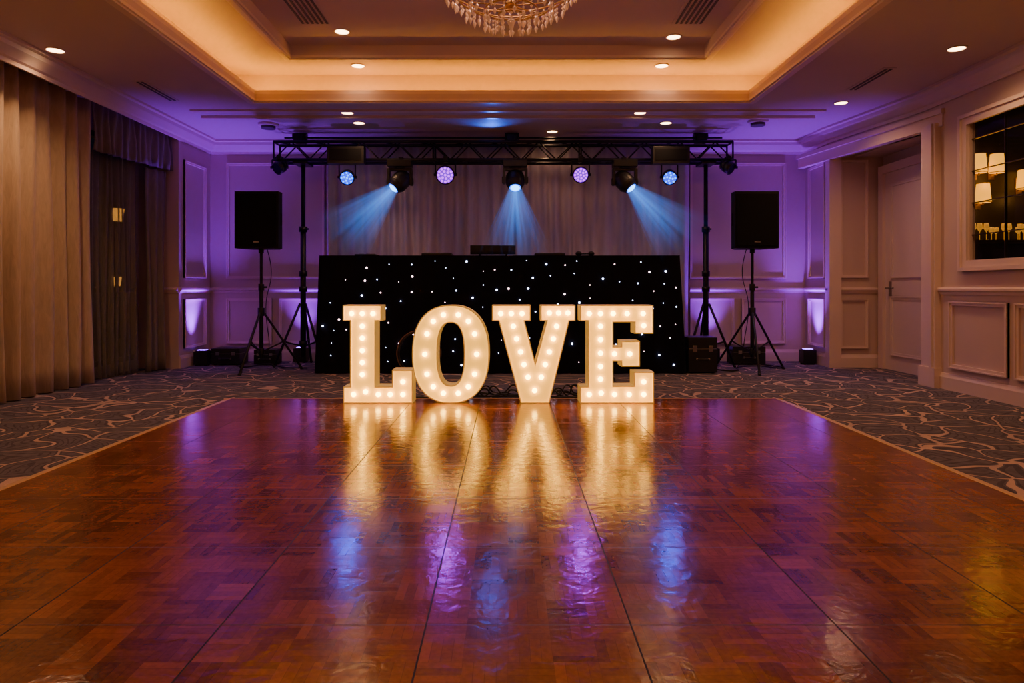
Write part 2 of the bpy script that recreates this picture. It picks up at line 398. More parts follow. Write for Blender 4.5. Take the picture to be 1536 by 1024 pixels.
# doorway casing
b = B()
b.box(4.29, 4.47, 6.86, 7.09, 0, 2.66, M_TRIM); b.box(4.27, 4.45, 6.84, 7.11, 0, 0.2, M_TRIM)
b.box(4.27, 4.35, 6.89, 6.93, 0.2, 2.66, M_TRIM)
b.obox((4.35, 7.08), u, nn, -0.26, L+0.62, -0.02, 0.06, 2.62, 2.76, M_TRIM)
b.obox((4.35, 7.08), u, nn, -0.28, L+0.62, -0.02, 0.09, 2.74, 2.79, M_TRIM)
b.box(4.05, 4.2, 8.60, 8.72, 0, 2.64, M_TRIM)
b.done('trim_6')

# ---------------------------------------------------------------- door
b = B()
b.box(4.70, 4.745, 7.55, 8.50, 0.0, 2.42, M_DOOR)
O = (4.70, 0); ud = (0, 1); nd = (-1, 0)
b.frame(O, ud, nd, 7.68, 8.37, 1.12, 2.28, M_DOOR, w=0.04, d=0.012); b.frame(O, ud, nd, 7.68, 8.37, 0.18, 0.90, M_DOOR, w=0.04, d=0.012)
b.box(4.695, 4.70, 8.36, 8.42, 0.90, 1.08, M_STEEL)
b.cyl((4.69, 8.39, 1.0), (4.64, 8.39, 1.0), 0.012, M_STEEL); b.cyl((4.645, 8.40, 1.0), (4.645, 8.24, 1.0), 0.011, M_STEEL)
for z in (0.25, 1.2, 2.1): b.box(4.69, 4.70, 7.56, 7.60, z, z+0.1, M_STEEL)
b.box(4.66, 4.745, 8.50, 8.60, 0, 2.52, M_TRIM); b.box(4.66, 4.745, 7.45, 7.55, 0, 2.52, M_TRIM); b.box(4.66, 4.745, 7.55, 8.50, 2.42, 2.52, M_TRIM)
b.done('door_1')

# ---------------------------------------------------------------- window (left, night)
b = B()
b.box(-4.665, -4.655, 1.5, 8.42, 0.12, 2.75, M_NIGHT)
yy = 1.5
while yy < 8.5:
    b.box(-4.68, -4.61, max(1.5, yy-0.03), min(8.42, yy+0.03), 0.12, 2.75, M_TRUSS); yy += 0.8
b.box(-4.68, -4.61, 1.5, 8.42, 0.12, 0.18, M_TRUSS); b.box(-4.68, -4.61, 1.5, 8.42, 2.69, 2.75, M_TRUSS); b.box(-4.68, -4.61, 1.5, 8.42, 0.95, 1.0, M_TRUSS)
b.done('window_1')
b = B(); b.box(-20, -4.75, -2, 34, -0.2, -0.1, M_PAVE); b.done('ground')
def added_glint_lamp(x, y, h, s=0.16):  # added outside, standing in for sconce reflections in the window glass
    b = B(); b.cyl((0, 0, 0), (0, 0, h-0.2), 0.04, M_TRUSS, r2=0.03); b.cyl((0, 0, 0), (0, 0, 0.25), 0.09, M_TRUSS, r2=0.05)
    b.cyl((0, 0, h-0.2), (0, 0, h-0.14), 0.10, M_TRUSS); b.cyl((0, 0, h-0.14), (0, 0, h+0.14), s*0.7, M_GLINT, r2=s); b.cyl((0, 0, h+0.14), (0, 0, h+0.28), s*1.15, M_TRUSS, r2=0.02)
    b.done('added_glint_lamp', (x, y, -0.1))
added_glint_lamp(-8.6, 15.0, 2.70); added_glint_lamp(-10.5, 17.9, 2.1, 0.10); added_glint_lamp(-11.9, 20.8, 1.3, 0.12); added_glint_lamp(-9.6, 16.4, 1.25, 0.10)
b = B()
O = (4.35, 0)
b.frame(O, (0, 1), (-1, 0), 4.80, 6.54, 1.16, 2.64, M_TRIM, w=0.10, d=0.03)
b.box(4.375, 4.38, 4.9, 6.43, 1.24, 2.56, M_PANE)
for yv in (5.10, 5.40, 5.70, 6.00): b.box(4.366, 4.388, yv-0.004, yv+0.004, 1.24, 2.56, M_DKBRASS)
for zv in (1.50, 1.80, 2.10, 2.40): b.box(4.367, 4.387, 4.9, 6.43, zv-0.004, zv+0.004, M_DKBRASS)
b.done('mirror_panes')  # mirror built as clear panes onto the made-up niche

def sconce(x, z, y=6.96):  # added lamps in the niche, imitating sconces reflected in the mirror
    b = B()
    b.box(-0.03, 0.03, -0.012, 0, -0.16, 0.02, M_BRASS)
    b.cyl((0, -0.01, -0.10), (0, -0.09, -0.12), 0.008, M_BRASS); b.cyl((0, -0.09, -0.12), (0, -0.09, -0.03), 0.008, M_BRASS)
    b.cyl((0, -0.09, -0.10), (0, -0.09, 0.09), 0.074, M_SHADE, r2=0.058, seg=20)
    b.torus((0, -0.09, -0.10), 0.074, 0.004, M_BRASS); b.torus((0, -0.09, 0.09), 0.058, 0.004, M_BRASS)
    o = b.done('mirror_image_sconce', (x, y, z))
    light('POINT', 'sconce_bulb', (0, -0.2, -0.18), 0.8, (1, 0.42, 0.08), o, radius=0.05)
sconce(4.74, 2.26); sconce(4.92, 2.26); sconce(4.78, 1.96); sconce(5.20, 2.10)
b = B()
b.box(4.42, 5.35, 6.72, 6.955, 1.45, 1.475, M_DKBRASS)
b.box(4.44, 4.47, 6.74, 6.955, 0.95, 1.45, M_DKBRASS); b.box(5.30, 5.33, 6.74, 6.955, 0.95, 1.45, M_DKBRASS)
for i in range(13):
    x = 4.50+i*0.064; yb = random.uniform(6.78, 6.9); z = 1.475; h = random.choice((0.13, 0.15, 0.17))
    b.cyl((x, yb, z), (x, yb, z+0.004), 0.022, M_GLASSW, seg=12); b.cyl((x, yb, z+0.004), (x, yb, z+h*0.5), 0.003, M_GLASSW, seg=6)
    b.cyl((x, yb, z+h*0.5), (x, yb, z+h*0.7), 0.006, M_GLASSW, r2=0.026, seg=12); b.cyl((x, yb, z+h*0.7), (x, yb, z+h), 0.026, M_GLASSW, r2=0.021, seg=12)
b.done('mirror_image_glassware')  # invented shelf of glowing glasses for the glints in the mirror

# ---------------------------------------------------------------- curtains
def curtain(name, p0, p1, z0, z1, mat, amp=0.05, wl=0.14, nz=14, seed=1):
    rnd = random.Random(seed)
    p0 = Vector((*p0, 0)); p1 = Vector((*p1, 0)); d = p1-p0; Ln = d.length; d.normalize(); n = Vector((d.y, -d.x, 0))
    cols = max(20, int(Ln/wl*12)); ph = [rnd.uniform(-0.9, 0.9) for _ in range(int(Ln/wl)+4)]; am = [rnd.uniform(0.5, 1.35) for _ in range(int(Ln/wl)+4)]
    bm = bmesh.new(); g = []
    for j in range(nz+1):
        tz = j/nz; row = []
        for i in range(cols+1):
            s = Ln*i/cols; k = s/wl; ki = int(k); f = k-ki
            phs = ph[ki]*(1-f)+ph[ki+1]*f; a = am[ki]*(1-f)+am[ki+1]*f
            w = math.sin(2*math.pi*k+phs*(1.2-tz*0.7))
            w = math.copysign(abs(w)**0.75, w)
            aa = amp*a*(1.0-0.45*tz)
            row.append(bm.verts.new(p0+d*(s+0.012*math.sin(tz*5+k))+n*(w*aa+0.012*math.sin(k*3.1+tz*4))+Vector((0, 0, z0+(z1-z0)*tz))))
        g.append(row)
    for j in range(nz):
        for i in range(cols):
            f = bm.faces.new((g[j][i], g[j][i+1], g[j+1][i+1], g[j+1][i])); f.smooth = True
    me = bpy.data.meshes.new(name); bm.to_mesh(me); bm.free(); me.materials.append(mat)
    o = bpy.data.objects.new(name, me); COL.objects.link(o)
    md = o.modifiers.new('thickness', 'SOLIDIFY'); md.thickness = 0.006
    return o
curtain('window_curtain', (-4.42, 1.4), (-4.40, 7.12), 0.01, 2.97, M_CUR, 0.065, 0.21, seed=3)
curtain('window_curtain', (-4.30, 8.10), (-4.21, 8.40), 0.01, 2.43, M_SHEER, 0.035, 0.11, seed=9)
curtain('voile_curtain', (-4.50, 7.2), (-4.38, 8.04), 0.01, 2.5, M_VOILE, 0.03, 0.10, seed=4)
curtain('curtain_valance', (-4.36, 7.16), (-4.17, 8.46), 2.45, 2.98, M_CUR2, 0.03, 0.10, nz=5, seed=5)
curtain('backdrop_drape', (-2.44, 9.24), (2.45, 9.24), 0.01, 2.93, M_DRAPE, 0.045, 0.17, seed=6)

# ---------------------------------------------------------------- downlights
WARM = (1.0, 0.52, 0.25)
def downlight(x, y, z, e=12, r=0.062):
    b = B()
    b.torus((0, 0, -0.003), r+0.01, 0.008, M_TRIM, seg=24)
    b.cyl((0, 0, 0.0), (0, 0, -0.006), r, M_DOWN, seg=24)
    o = b.done('ceiling_downlight', (x, y, z))
    if e: light('SPOT', 'lamp', (0, 0, -0.03), e, WARM, o, angle=145, blend=1.0, radius=0.06)
for x, y, z, e in ((-3.84, 5.79, H, 64), (3.78, 5.75, H, 56), (3.63, 7.44, H, 50), (-1.59, 6.54, 3.46, 30), (1.62, 6.68, 3.46, 30),
                (-1.59, 7.24, 3.36, 12), (1.63, 7.24, 3.36, 12), (-1.82, 8.34, H, 14), (1.93, 8.34, H, 14), (0.57, 8.8, H, 10), (-1.85, 7.86, H, 6), (1.52, 7.86, H, 6)):
    downlight(x, y, z, e)
for x, y in ((-3.5, 2.6), (3.5, 2.6), (-1.4, 3.6), (1.4, 3.6), (-1.5, 0.4), (1.5, 0.4)):
    z = 3.46 if (abs(x) < 2 and y > 1.9) else H
    downlight(x, y, z, 44)
for x, y in ((-2.95, 8.4), (3.02, 8.25)):
    b = B(); b.cyl((0, 0, 0), (0, 0, -0.03), 0.12, M_TRIM, seg=28); b.cyl((0, 0, -0.03), (0, 0, -0.06), 0.085, M_VENT, seg=28); b.done('ceiling_speaker', (x, y, H))
for x, y, z, r in ((-1.80, 6.0, 3.46, 0), (1.66, 6.0, 3.46, 0), (-3.6, 7.0, H, 0), (3.5, 6.6, H, 0)):
    b = B(); w = 0.14 if z > 3.2 else 0.06
    b.box(-w, w, -0.35, 0.35, -0.006, 0, M_CEIL)
    k = -w+0.03
    while k < w-0.01: b.box(k, k+0.02, -0.33, 0.33, -0.012, -0.006, M_VENT); k += 0.045
    b.done('ceiling_vent', (x, y, z))

# ---------------------------------------------------------------- chandelier
b = B(); rc = random.Random(5)
b.cyl((0, 0, 0.74), (0, 0, 0.70), 0.09, M_BRASS, seg=24); b.cyl((0, 0, 0.70), (0, 0, 0.10), 0.012, M_BRASS)
b.sphere((0, 0, 0.30), 0.05, M_BRASS); b.sphere((0, 0, 0.12), 0.04, M_BRASS)
tiers = ((0.42, 0.25), (0.36, 0.19), (0.27, 0.13), (0.17, 0.09), (0.08, 0.06))
for R, z in tiers:
    b.torus((0, 0, z), R, 0.007, M_BRASS, seg=40, k=6)
    n = max(8, int(R*2*math.pi/0.060))
    for i in range(n):
        a = 2*math.pi*i/n+rc.uniform(-.03, .03); x, y = R*math.cos(a), R*math.sin(a)
        zz = z-0.015
        for k in range(rc.randint(1, 2)): b.octa((x, y, zz), 0.009, 0.026, M_CRYS); zz -= 0.026
        b.octa((x, y, zz-0.012), 0.013, 0.055, M_CRYS)
b.octa((0, 0, 0.02), 0.03, 0.09, M_CRYS)
for i in range(8):
    a = 2*math.pi*i/8; x, y = 0.37*math.cos(a), 0.37*math.sin(a)
    b.cyl((0, 0, 0.30), (x, y, 0.36), 0.007, M_BRASS, seg=8); b.cyl((x, y, 0.36), (x, y, 0.44), 0.011, M_TRIM, seg=8); b.sphere((x, y, 0.46), 0.02, M_DOWN, 8, 6, (1, 1, 1.6))
    b.cyl((0, 0, 0.12), (0.26*math.cos(a), 0.26*math.sin(a), 0.14), 0.005, M_BRASS, seg=6)
ch = b.done('chandelier', (0.02, 4.4, 2.70))
light('POINT', 'chandelier_glow', (0, 0, 0.50), 14, (1, 0.5, 0.40), ch, radius=0.2)

# ---------------------------------------------------------------- LOVE letters
PX = 5.85/1024
def off(poly, d):
    n = len(poly); out = []
    A = sum(poly[i][0]*poly[(i+1) % n][1]-poly[(i+1) % n][0]*poly[i][1] for i in range(n))
    sg = 1 if A > 0 else -1
    for i in range(n):
        p, q, r = Vector(poly[i-1]), Vector(poly[i]), Vector(poly[(i+1) % n])
        e1 = (q-p).normalized(); e2 = (r-q).normalized()
        n1 = Vector((-e1.y, e1.x))*sg; n2 = Vector((-e2.y, e2.x))*sg
        o = (n1+n2)/(1+n1.dot(n2))*d
        out.append((q.x+o.x, q.y+o.y))
    return out
def letter(name, cx, contour, bulbs, hole=None):
    D = 0.20; R = 0.03; b = B()
    def loop(c, y): return [b.v((p[0], y, p[1])) for p in c]
    def wall(a, c, m, smooth=False):
        k = len(a)
        for i in range(k): b.face([a[i], a[(i+1) % k], c[(i+1) % k], c[i]], m, smooth)
    T = 0.009
    c0 = contour; c1 = off(contour, T)
    o_f = loop(c0, 0); o_b = loop(c0, D); i_f = loop(c1, 0); i_b = loop(c1, R)
    sm = hole is not None
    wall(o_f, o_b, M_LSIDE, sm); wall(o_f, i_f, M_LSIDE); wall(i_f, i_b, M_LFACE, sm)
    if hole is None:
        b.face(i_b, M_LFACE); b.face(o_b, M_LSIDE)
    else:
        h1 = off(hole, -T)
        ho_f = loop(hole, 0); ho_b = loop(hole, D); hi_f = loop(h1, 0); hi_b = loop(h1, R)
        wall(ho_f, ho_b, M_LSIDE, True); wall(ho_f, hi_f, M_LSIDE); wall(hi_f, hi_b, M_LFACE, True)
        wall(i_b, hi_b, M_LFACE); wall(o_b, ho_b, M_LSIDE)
    for x, z in bulbs:
        b.cyl((x, R, z), (x, R-0.01, z), 0.013, M_BRASS, seg=10)
        b.sphere((x, R-0.022, z), 0.022, M_BULB, 10, 8)
    return b.done(name, (cx, 5.85, 0.0145), normals=True)
def conv(pts, cx): return [((x-cx)*PX, (607-y)*PX) for x, y in pts]
Lp = [(514, 460), (572, 460), (572, 484), (563, 484), (563, 582), (588, 582), (588, 557), (619, 557), (619, 607), (515, 607), (515, 582), (525, 582), (525, 484), (514, 484)]
Lb = [(527, 473), (543, 473), (559, 473), (543, 492), (543, 510), (543, 528), (543, 546), (543, 564), (530, 594), (548, 590), (567, 594), (585, 594), (604, 594), (604, 575)]
letter('marquee_letter_l', (566-762)*PX, conv(Lp, 566), conv(Lb, 566))
def sup(cx, cy, a, h, n, k=56):
    out = []
    for i in range(k):
        t = 2*math.pi*i/k; c, s_ = math.cos(t), math.sin(t)
        out.append((cx+a*math.copysign(abs(c)**(2/n), c), cy+h*math.copysign(abs(s_)**(2/n), s_)))
    return out
Oo = sup(676, 533.5, 58, 73.5, 2.35); Oh = sup(676, 533.5, 20, 47, 2.5)
Ob = sup(676, 533.5, 39, 60, 2.4, 14)
letter('marquee_letter_o', (676-762)*PX, conv(Oo, 676), conv(Ob, 676), conv(Oh, 676))
Vp = [(738, 460), (796, 460), (796, 484), (787, 484), (803, 546), (820, 484), (811, 484), (811, 460), (863, 460), (863, 484), (854, 484), (824, 607), (781, 607), (748, 484), (738, 484)]
Vb = [(751, 473), (767, 473), (783, 473), (770, 492), (775, 511), (781, 530), (786, 549), (792, 568), (802, 588), (812, 568), (818, 549), (824, 530), (830, 511), (835, 492), (824, 472), (838, 472), (852, 472)]
letter('marquee_letter_v', (800-762)*PX, conv(Vp, 800), conv(Vb, 800))
Ep = [(870, 460), (980, 460), (980, 503), (952, 503), (952, 486), (920, 486), (920, 522), (932, 522), (932, 514), (960, 514), (960, 552), (932, 552), (932, 544), (920, 544), (920, 581), (951, 581), (951, 560), (981, 560), (981, 607), (870, 607), (870, 582), (882, 582), (882, 484), (870, 484)]
Eb = [(884, 473), (901, 473), (920, 473), (941, 473), (965, 473), (966, 491), (901, 492), (901, 512), (901, 532), (922, 533), (945, 533), (901, 552), (901, 571), (884, 594), (902, 592), (922, 594), (944, 594), (966, 594), (966, 575)]
letter('marquee_letter_e', (925-762)*PX, conv(Ep, 925), conv(Eb, 925))

# ---------------------------------------------------------------- cables
def cable(name, pts, r=0.006, mat=M_BLK, cyclic=False):
    cu = bpy.data.curves.new(name, 'CURVE'); cu.dimensions = '3D'; cu.bevel_depth = r; cu.bevel_resolution = 2
    sp = cu.splines.new('BEZIER'); sp.bezier_points.add(len(pts)-1)
    for p, q in zip(sp.bezier_points, pts): p.co = q; p.handle_left_type = p.handle_right_type = 'AUTO'
    sp.use_cyclic_u = cyclic
    cu.materials.append(mat); o = bpy.data.objects.new(name, cu); COL.objects.link(o); return o
rc = random.Random(11)
for k in range(5):
    pts = [(-0.3+i*0.085+rc.uniform(-.03, .03), 6.28+k*0.05+rc.uniform(-.06, .06), 0.008+(0.09 if i % 3 == k % 3 else 0)*rc.random()) for i in range(13)]
    cable('power_cable', pts, 0.008)
cable('power_cable', [(-1.1, 6.12, 0.03), (-0.8, 6.2, 0.01), (-0.2, 6.25, 0.01), (0.3, 6.22, 0.01), (0.9, 6.3, 0.01), (1.1, 7.0, 0.008), (1.2, 7.85, 0.008)], 0.006)
b = B()
for k in range(3): b.torus((0.01*k, -0.012*k, 0.262), 0.25-0.006*k, 0.007, M_BLK if k else M_COPPER, seg=48, axis=(0.05*k, -1, 0.12))
b.done('cable_coil', (-1.02, 7.80, 0))

# ---------------------------------------------------------------- DJ booth
def booth():
    b = B(); x0, x1, y0, y1, zt = -2.21, 2.01, 8.03, 8.50, 1.375
    b.box(x0, x1, y0, y1, zt-0.03, zt, M_BLK)
    for x in (x0+0.06, 0, x1-0.06):
        for y in (y0+0.06, y1-0.06): b.cyl((x, y, 0), (x, y, zt-0.03), 0.02, M_TRUSS)
    path = []
    def seg(p, q, n, nrm):
        for i in range(n): t = i/n; path.append((Vector((p[0]+(q[0]-p[0])*t, p[1]+(q[1]-p[1])*t)), Vector(nrm)))
    seg((x0, y1), (x0, y0), 14, (-1, 0)); seg((x0, y0), (x1, y0), 150, (0, -1)); seg((x1, y0), (x1, y1), 14, (1, 0)); path.append((Vector((x1, y1)), Vector((1, 0))))
    path[14] = (path[14][0], Vector((-1, -1))); path[164] = (path[164][0], Vector((1, -1)))
    nz = 12; rows = []
    for j in range(nz+1):
        t = j/nz; row = []
        for i, (p, n) in enumerate(path):
            o = 0.008+0.05*t+0.014*t*math.sin(i*0.62+1.3*math.sin(i*0.13))
            q = p+n*o; row.append(b.v((q.x, q.y, zt+0.004-(zt-0.004)*t)))
        rows.append(row)
    for j in range(nz):
        for i in range(len(path)-1): b.face([rows[j][i], rows[j+1][i], rows[j+1][i+1], rows[j][i+1]], M_CLOTH, True)
    b.box(x0-0.01, x1+0.01, y0-0.01, y1, zt, zt+0.008, M_CLOTH)
    r = random.Random(21); pts = []
    tries = 0
    while len(pts) < 125 and tries < 9000:
        tries += 1; x = r.uniform(x0+0.03, x1-0.03); z = r.uniform(0.1, zt-0.05)
        if all((x-a)**2+(z-c)**2 > 0.135**2 for a, c in pts): pts.append((x, z))
    for x, z in pts:
        t = 1-z/zt; rr = r.choice((0.004, 0.005, 0.007, 0.011))
        b.sphere((x, y0-0.010-0.05*t-0.013*t, z), rr, r.choice((M_STAR, M_STAR, M_STARW)), 8, 6)
    return b.done('dj_booth_with_star_cloth', normals=False)
booth()
ZT = 1.384
b = B()
b.box(-0.20, 0.20, 0.0, 0.26, 0.05, 0.066, M_BLK)
b.M = Matrix.Translation((0, 0, 0.066)) @ Matrix.Rotation(math.radians(12), 4, 'X')
b.box(-0.27, 0.27, -0.006, 0.004, -0.05, 0.06, M_BLK); b.M = Matrix.Identity(4)
b.box(-0.17, -0.15, 0.02, 0.24, 0, 0.05, M_BLK); b.box(0.15, 0.17, 0.02, 0.24, 0, 0.05, M_BLK)
b.done('laptop', (-0.18, 8.14, ZT), bevel=0.003)
def controller(x, w, h=0.035):
    b = B(); b.box(-w/2, w/2, -0.13, 0.13, 0, h, M_BLK)
    for s_ in (-1, 1):
        b.cyl((s_*w*0.28, 0, h), (s_*w*0.28, 0, h+0.012), 0.07 if w > 0.3 else 0.03, M_STEEL, seg=24)
    for i in range(5): b.cyl((-w*0.08+i*w*0.04, 0.06, h), (-w*0.08+i*w*0.04, 0.06, h+0.018), 0.006, M_STEEL, seg=8)
    b.done('dj_controller', (x, 8.25, ZT), bevel=0.004)
controller(-0.85, 0.36, 0.03); controller(0.50, 0.36, 0.03); controller(-1.7, 0.25, 0.02)
b = B(); b.sphere((0, 0, 0.03), 0.04, M_BLK, sc=(1, .6, .7)); b.sphere((0.15, 0, 0.03), 0.04, M_BLK, sc=(1, .6, .7)); 
for i in range(8):
    a0 = math.pi*i/8; a1 = math.pi*(i+1)/8
    b.cyl((0.075+0.075*math.cos(a0), 0.07*math.sin(a0), 0.03), (0.075+0.075*math.cos(a1), 0.07*math.sin(a1), 0.03), 0.008, M_BLK, seg=8)
b.done('headphones', (0.85, 8.2, ZT-0.0))

# ---------------------------------------------------------------- truss
b = B(); X0, X1, Yf, Yb, Zb, Zt_ = -2.98, 2.86, 8.68, 8.92, 2.63, 2.86
for y in (Yf, Yb):
    for z in (Zb, Zt_): b.cyl((X0, y, z), (X1, y, z), 0.022, M_TRUSS)
n = 26; st = (X1-X0)/n
for i in range(n):
    xa, xb = X0+i*st, X0+(i+1)*st
    za, zb = (Zb, Zt_) if i % 2 == 0 else (Zt_, Zb)
    for y in (Yf, Yb): b.cyl((xa, y, za), (xb, y, zb), 0.009, M_TRUSS, seg=8)
    if i % 2 == 0:
        b.cyl((xa, Yf, Zb), (xb, Yb, Zb), 0.008, M_TRUSS, seg=8); b.cyl((xa, Yf, Zt_), (xb, Yb, Zt_), 0.008, M_TRUSS, seg=8)
for x in (X0, X1, -0.95, 0.93):
    b.cyl((x, Yf, Zb), (x, Yf, Zt_), 0.012, M_TRUSS); b.cyl((x, Yb, Zb), (x, Yb, Zt_), 0.012, M_TRUSS); b.cyl((x, Yf, Zb), (x, Yb, Zb), 0.012, M_TRUSS); b.cyl((x, Yf, Zt_), (x, Yb, Zt_), 0.012, M_TRUSS)
b.cyl((X0+0.1, 8.8, 2.935), (X1-0.1, 8.8, 2.935), 0.012, M_TRUSS)
for x in (-2.68, 0.05, 2.48):
    b.box(x-0.06, x+0.06, 8.72, 8.88, 2.86, 2.97, M_TRUSS); b.cyl((x-0.09, 8.8, 2.955), (x+0.09, 8.8, 2.955), 0.045, M_TRUSS)
for x in (-2.64, 2.55):
    y = 8.80
    b.cyl((x, y, 0.12), (x, y, 1.75), 0.036, M_TRUSS); b.cyl((x, y, 1.7), (x, y, 2.66), 0.027, M_TRUSS)
    for z in (0.25, 0.95, 1.72, 1.15): b.cyl((x, y, z), (x, y, z+0.07), 0.052, M_TRUSS)
    b.cyl((x, y, 1.76), (x+0.07, y, 1.76), 0.012, M_TRUSS); b.box(x-0.09, x+0.09, Yf-0.03, Yb+0.03, Zb-0.05, Zb-0.02, M_TRUSS)
    for k in range(3):
        a = math.radians(90+120*k); dx, dy = math.cos(a), math.sin(a)
        b.cyl((x+dx*0.04, y+dy*0.04, 0.80), (x+dx*0.36, y+dy*0.36, 0.015), 0.016, M_TRUSS); b.cyl((x+dx*0.03, y+dy*0.03, 0.26), (x+dx*0.24, y+dy*0.24, 0.32), 0.010, M_TRUSS)
        b.sphere((x+dx*0.36, y+dy*0.36, 0.018), 0.02, M_BLK)
b.done('lighting_truss')

# light catching the haze below each moving head: nested translucent shells, brightness falls with distance from the lens
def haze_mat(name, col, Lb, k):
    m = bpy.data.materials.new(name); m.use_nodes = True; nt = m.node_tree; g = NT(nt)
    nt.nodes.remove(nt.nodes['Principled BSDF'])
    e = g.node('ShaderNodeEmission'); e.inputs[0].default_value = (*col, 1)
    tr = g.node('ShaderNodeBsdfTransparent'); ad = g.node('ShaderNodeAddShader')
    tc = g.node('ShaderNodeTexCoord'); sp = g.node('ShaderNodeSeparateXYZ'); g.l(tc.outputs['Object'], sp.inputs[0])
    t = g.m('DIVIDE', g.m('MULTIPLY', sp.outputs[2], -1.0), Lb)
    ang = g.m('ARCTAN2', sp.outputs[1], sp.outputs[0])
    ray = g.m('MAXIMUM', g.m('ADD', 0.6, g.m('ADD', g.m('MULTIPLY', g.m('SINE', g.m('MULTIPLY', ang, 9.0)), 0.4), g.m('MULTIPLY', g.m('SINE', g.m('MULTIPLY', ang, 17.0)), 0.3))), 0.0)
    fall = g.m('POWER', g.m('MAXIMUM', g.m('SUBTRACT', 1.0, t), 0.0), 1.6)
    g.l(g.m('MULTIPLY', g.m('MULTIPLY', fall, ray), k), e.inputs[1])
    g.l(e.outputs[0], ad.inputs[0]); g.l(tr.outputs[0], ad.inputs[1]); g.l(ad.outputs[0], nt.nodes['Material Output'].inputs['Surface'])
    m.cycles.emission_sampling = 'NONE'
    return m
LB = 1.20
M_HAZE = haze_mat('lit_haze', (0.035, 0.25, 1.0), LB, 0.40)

def moving_head(x, zc, aim):
    y = 8.60; aim = Vector(aim).normalized(); b = B()
    top = Zb-zc-0.02
    b.box(-0.15, 0.15, -0.09, 0.09, top-0.09, top-0.01, M_BLK)
    b.box(-0.03, 0.03, 0.05, 0.11, top-0.02, top+0.05, M_TRUSS)
    b.cyl((0, 0, top-0.09), (0, 0, top-0.11), 0.07, M_BLK)
    b.box(-0.155, 0.155, -0.04, 0.04, top-0.135, top-0.105, M_BLK)
    for s_ in (-1, 1):
        b.box(s_*0.14-0.016, s_*0.14+0.016, -0.045, 0.045, -0.05, top-0.11, M_BLK); b.cyl((s_*0.12, 0, 0), (s_*0.165, 0, 0), 0.045, M_BLK)
    q = aim.to_track_quat('-Z', 'Y').to_matrix().to_4x4(); b.M = q
    b.cyl((0, 0, 0.13), (0, 0, 0.05), 0.085, M_BLK, r2=0.118, seg=22); b.cyl((0, 0, 0.05), (0, 0, -0.06), 0.118, M_BLK, seg=22)
    b.cyl((0, 0, -0.06), (0, 0, -0.12), 0.118, M_BLK, r2=0.085, seg=22); b.torus((0, 0, -0.12), 0.078, 0.010, M_BLK)
    b.cyl((0, 0, -0.12), (0, 0, -0.128), 0.074, M_BLUE, seg=20); b.sphere((0, 0, -0.118), 0.062, M_CYAN, sc=(1, 1, 0.5))
    b.M = Matrix.Identity(4)
    o = b.done('moving_head_light', (x, y, zc), bevel=0.004)
    light('SPOT', 'lamp', aim*0.16, 16, (0.03, 0.22, 1.0), o, d=aim, angle=60, blend=1.0, radius=0.04)
    c = B()
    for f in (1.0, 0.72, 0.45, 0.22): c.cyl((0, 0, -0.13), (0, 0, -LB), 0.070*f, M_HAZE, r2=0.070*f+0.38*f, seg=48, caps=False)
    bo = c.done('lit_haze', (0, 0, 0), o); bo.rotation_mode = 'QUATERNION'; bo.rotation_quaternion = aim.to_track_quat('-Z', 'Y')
moving_head(-1.36, 2.34, (-0.58, -0.34, -0.66)); moving_head(0.09, 2.36, (0.0, -0.50, -0.82)); moving_head(1.47, 2.34, (0.54, -0.34, -0.66))

def par(name, x, y, z, r, aim, mat=None, color=None, e=0, box=False, dots=12, lens=None):
    aim = Vector(aim).normalized(); b = B(); top = Zb-z
    b.M = aim.to_track_quat('-Z', 'Y').to_matrix().to_4x4()
    b.cyl((0, 0, 0.10), (0, 0, 0.04), r*0.7, M_BLK, r2=r, seg=24); b.cyl((0, 0, 0.04), (0, 0, -0.04), r, M_BLK, seg=24); b.torus((0, 0, -0.04), r*0.97, 0.008, M_BLK)
    if mat:
        b.cyl((0, 0, -0.039), (0, 0, -0.042), r*0.92, lens, seg=24)
        for k, (n, rr) in enumerate(((dots, r*0.74), (dots//2, r*0.40), (1, 0))):
            for i in range(n):
                a = 2*math.pi*i/n+k*.3; b.sphere((rr*math.cos(a), rr*math.sin(a), -0.043), r*0.14, mat, 8, 6, (1, 1, 0.5))
    else: b.cyl((0, 0, -0.04), (0, 0, -0.042), r*0.9, M_GRILL)
    b.M = Matrix.Identity(4)
    for s_ in (-1, 1):
        b.cyl((s_*(r+0.012), 0, 0), (s_*(r+0.012), 0.0, top*0.85), 0.009, M_TRUSS, seg=8); b.cyl((s_*(r-0.01), 0, 0), (s_*(r+0.03), 0, 0), 0.018, M_TRUSS)
    b.cyl((-r-0.012, 0, top*0.85), (r+0.012, 0, top*0.85), 0.009, M_TRUSS, seg=8); b.box(-0.025, 0.025, -0.03, 0.09, top*0.85, top+0.03, M_TRUSS)
    if box:
        b.box(-0.23, 0.23, -0.10, 0.03, top*0.85-0.04, top+0.14, M_BLK); b.box(-0.20, 0.20, -0.105, -0.10, top*0.85, top+0.11, M_GRILL)
    o = b.done(name, (x, y, z), bevel=0.003 if box else 0)
    if e: light('SPOT', 'lamp', aim*0.07, e, color, o, d=aim, angle=60, blend=0.7, radius=r*0.5)
par('led_wash_light', -0.79, 8.62, 2.43, 0.115, (0, -0.9, -0.25), M_PURP, (0.40, 0.005, 1.0), 22, lens=M_PURPD)
par('led_wash_light', 0.915, 8.62, 2.43, 0.10, (0, -0.9, -0.25), M_PURP, (0.40, 0.005, 1.0), 22, lens=M_PURPD)
par('par_can_light', -2.03, 8.62, 2.40, 0.09, (0.1, -0.85, -0.4), M_BLUEDOT, (0.01, 0.07, 1.0), 20, True, 8, lens=M_BLUED)
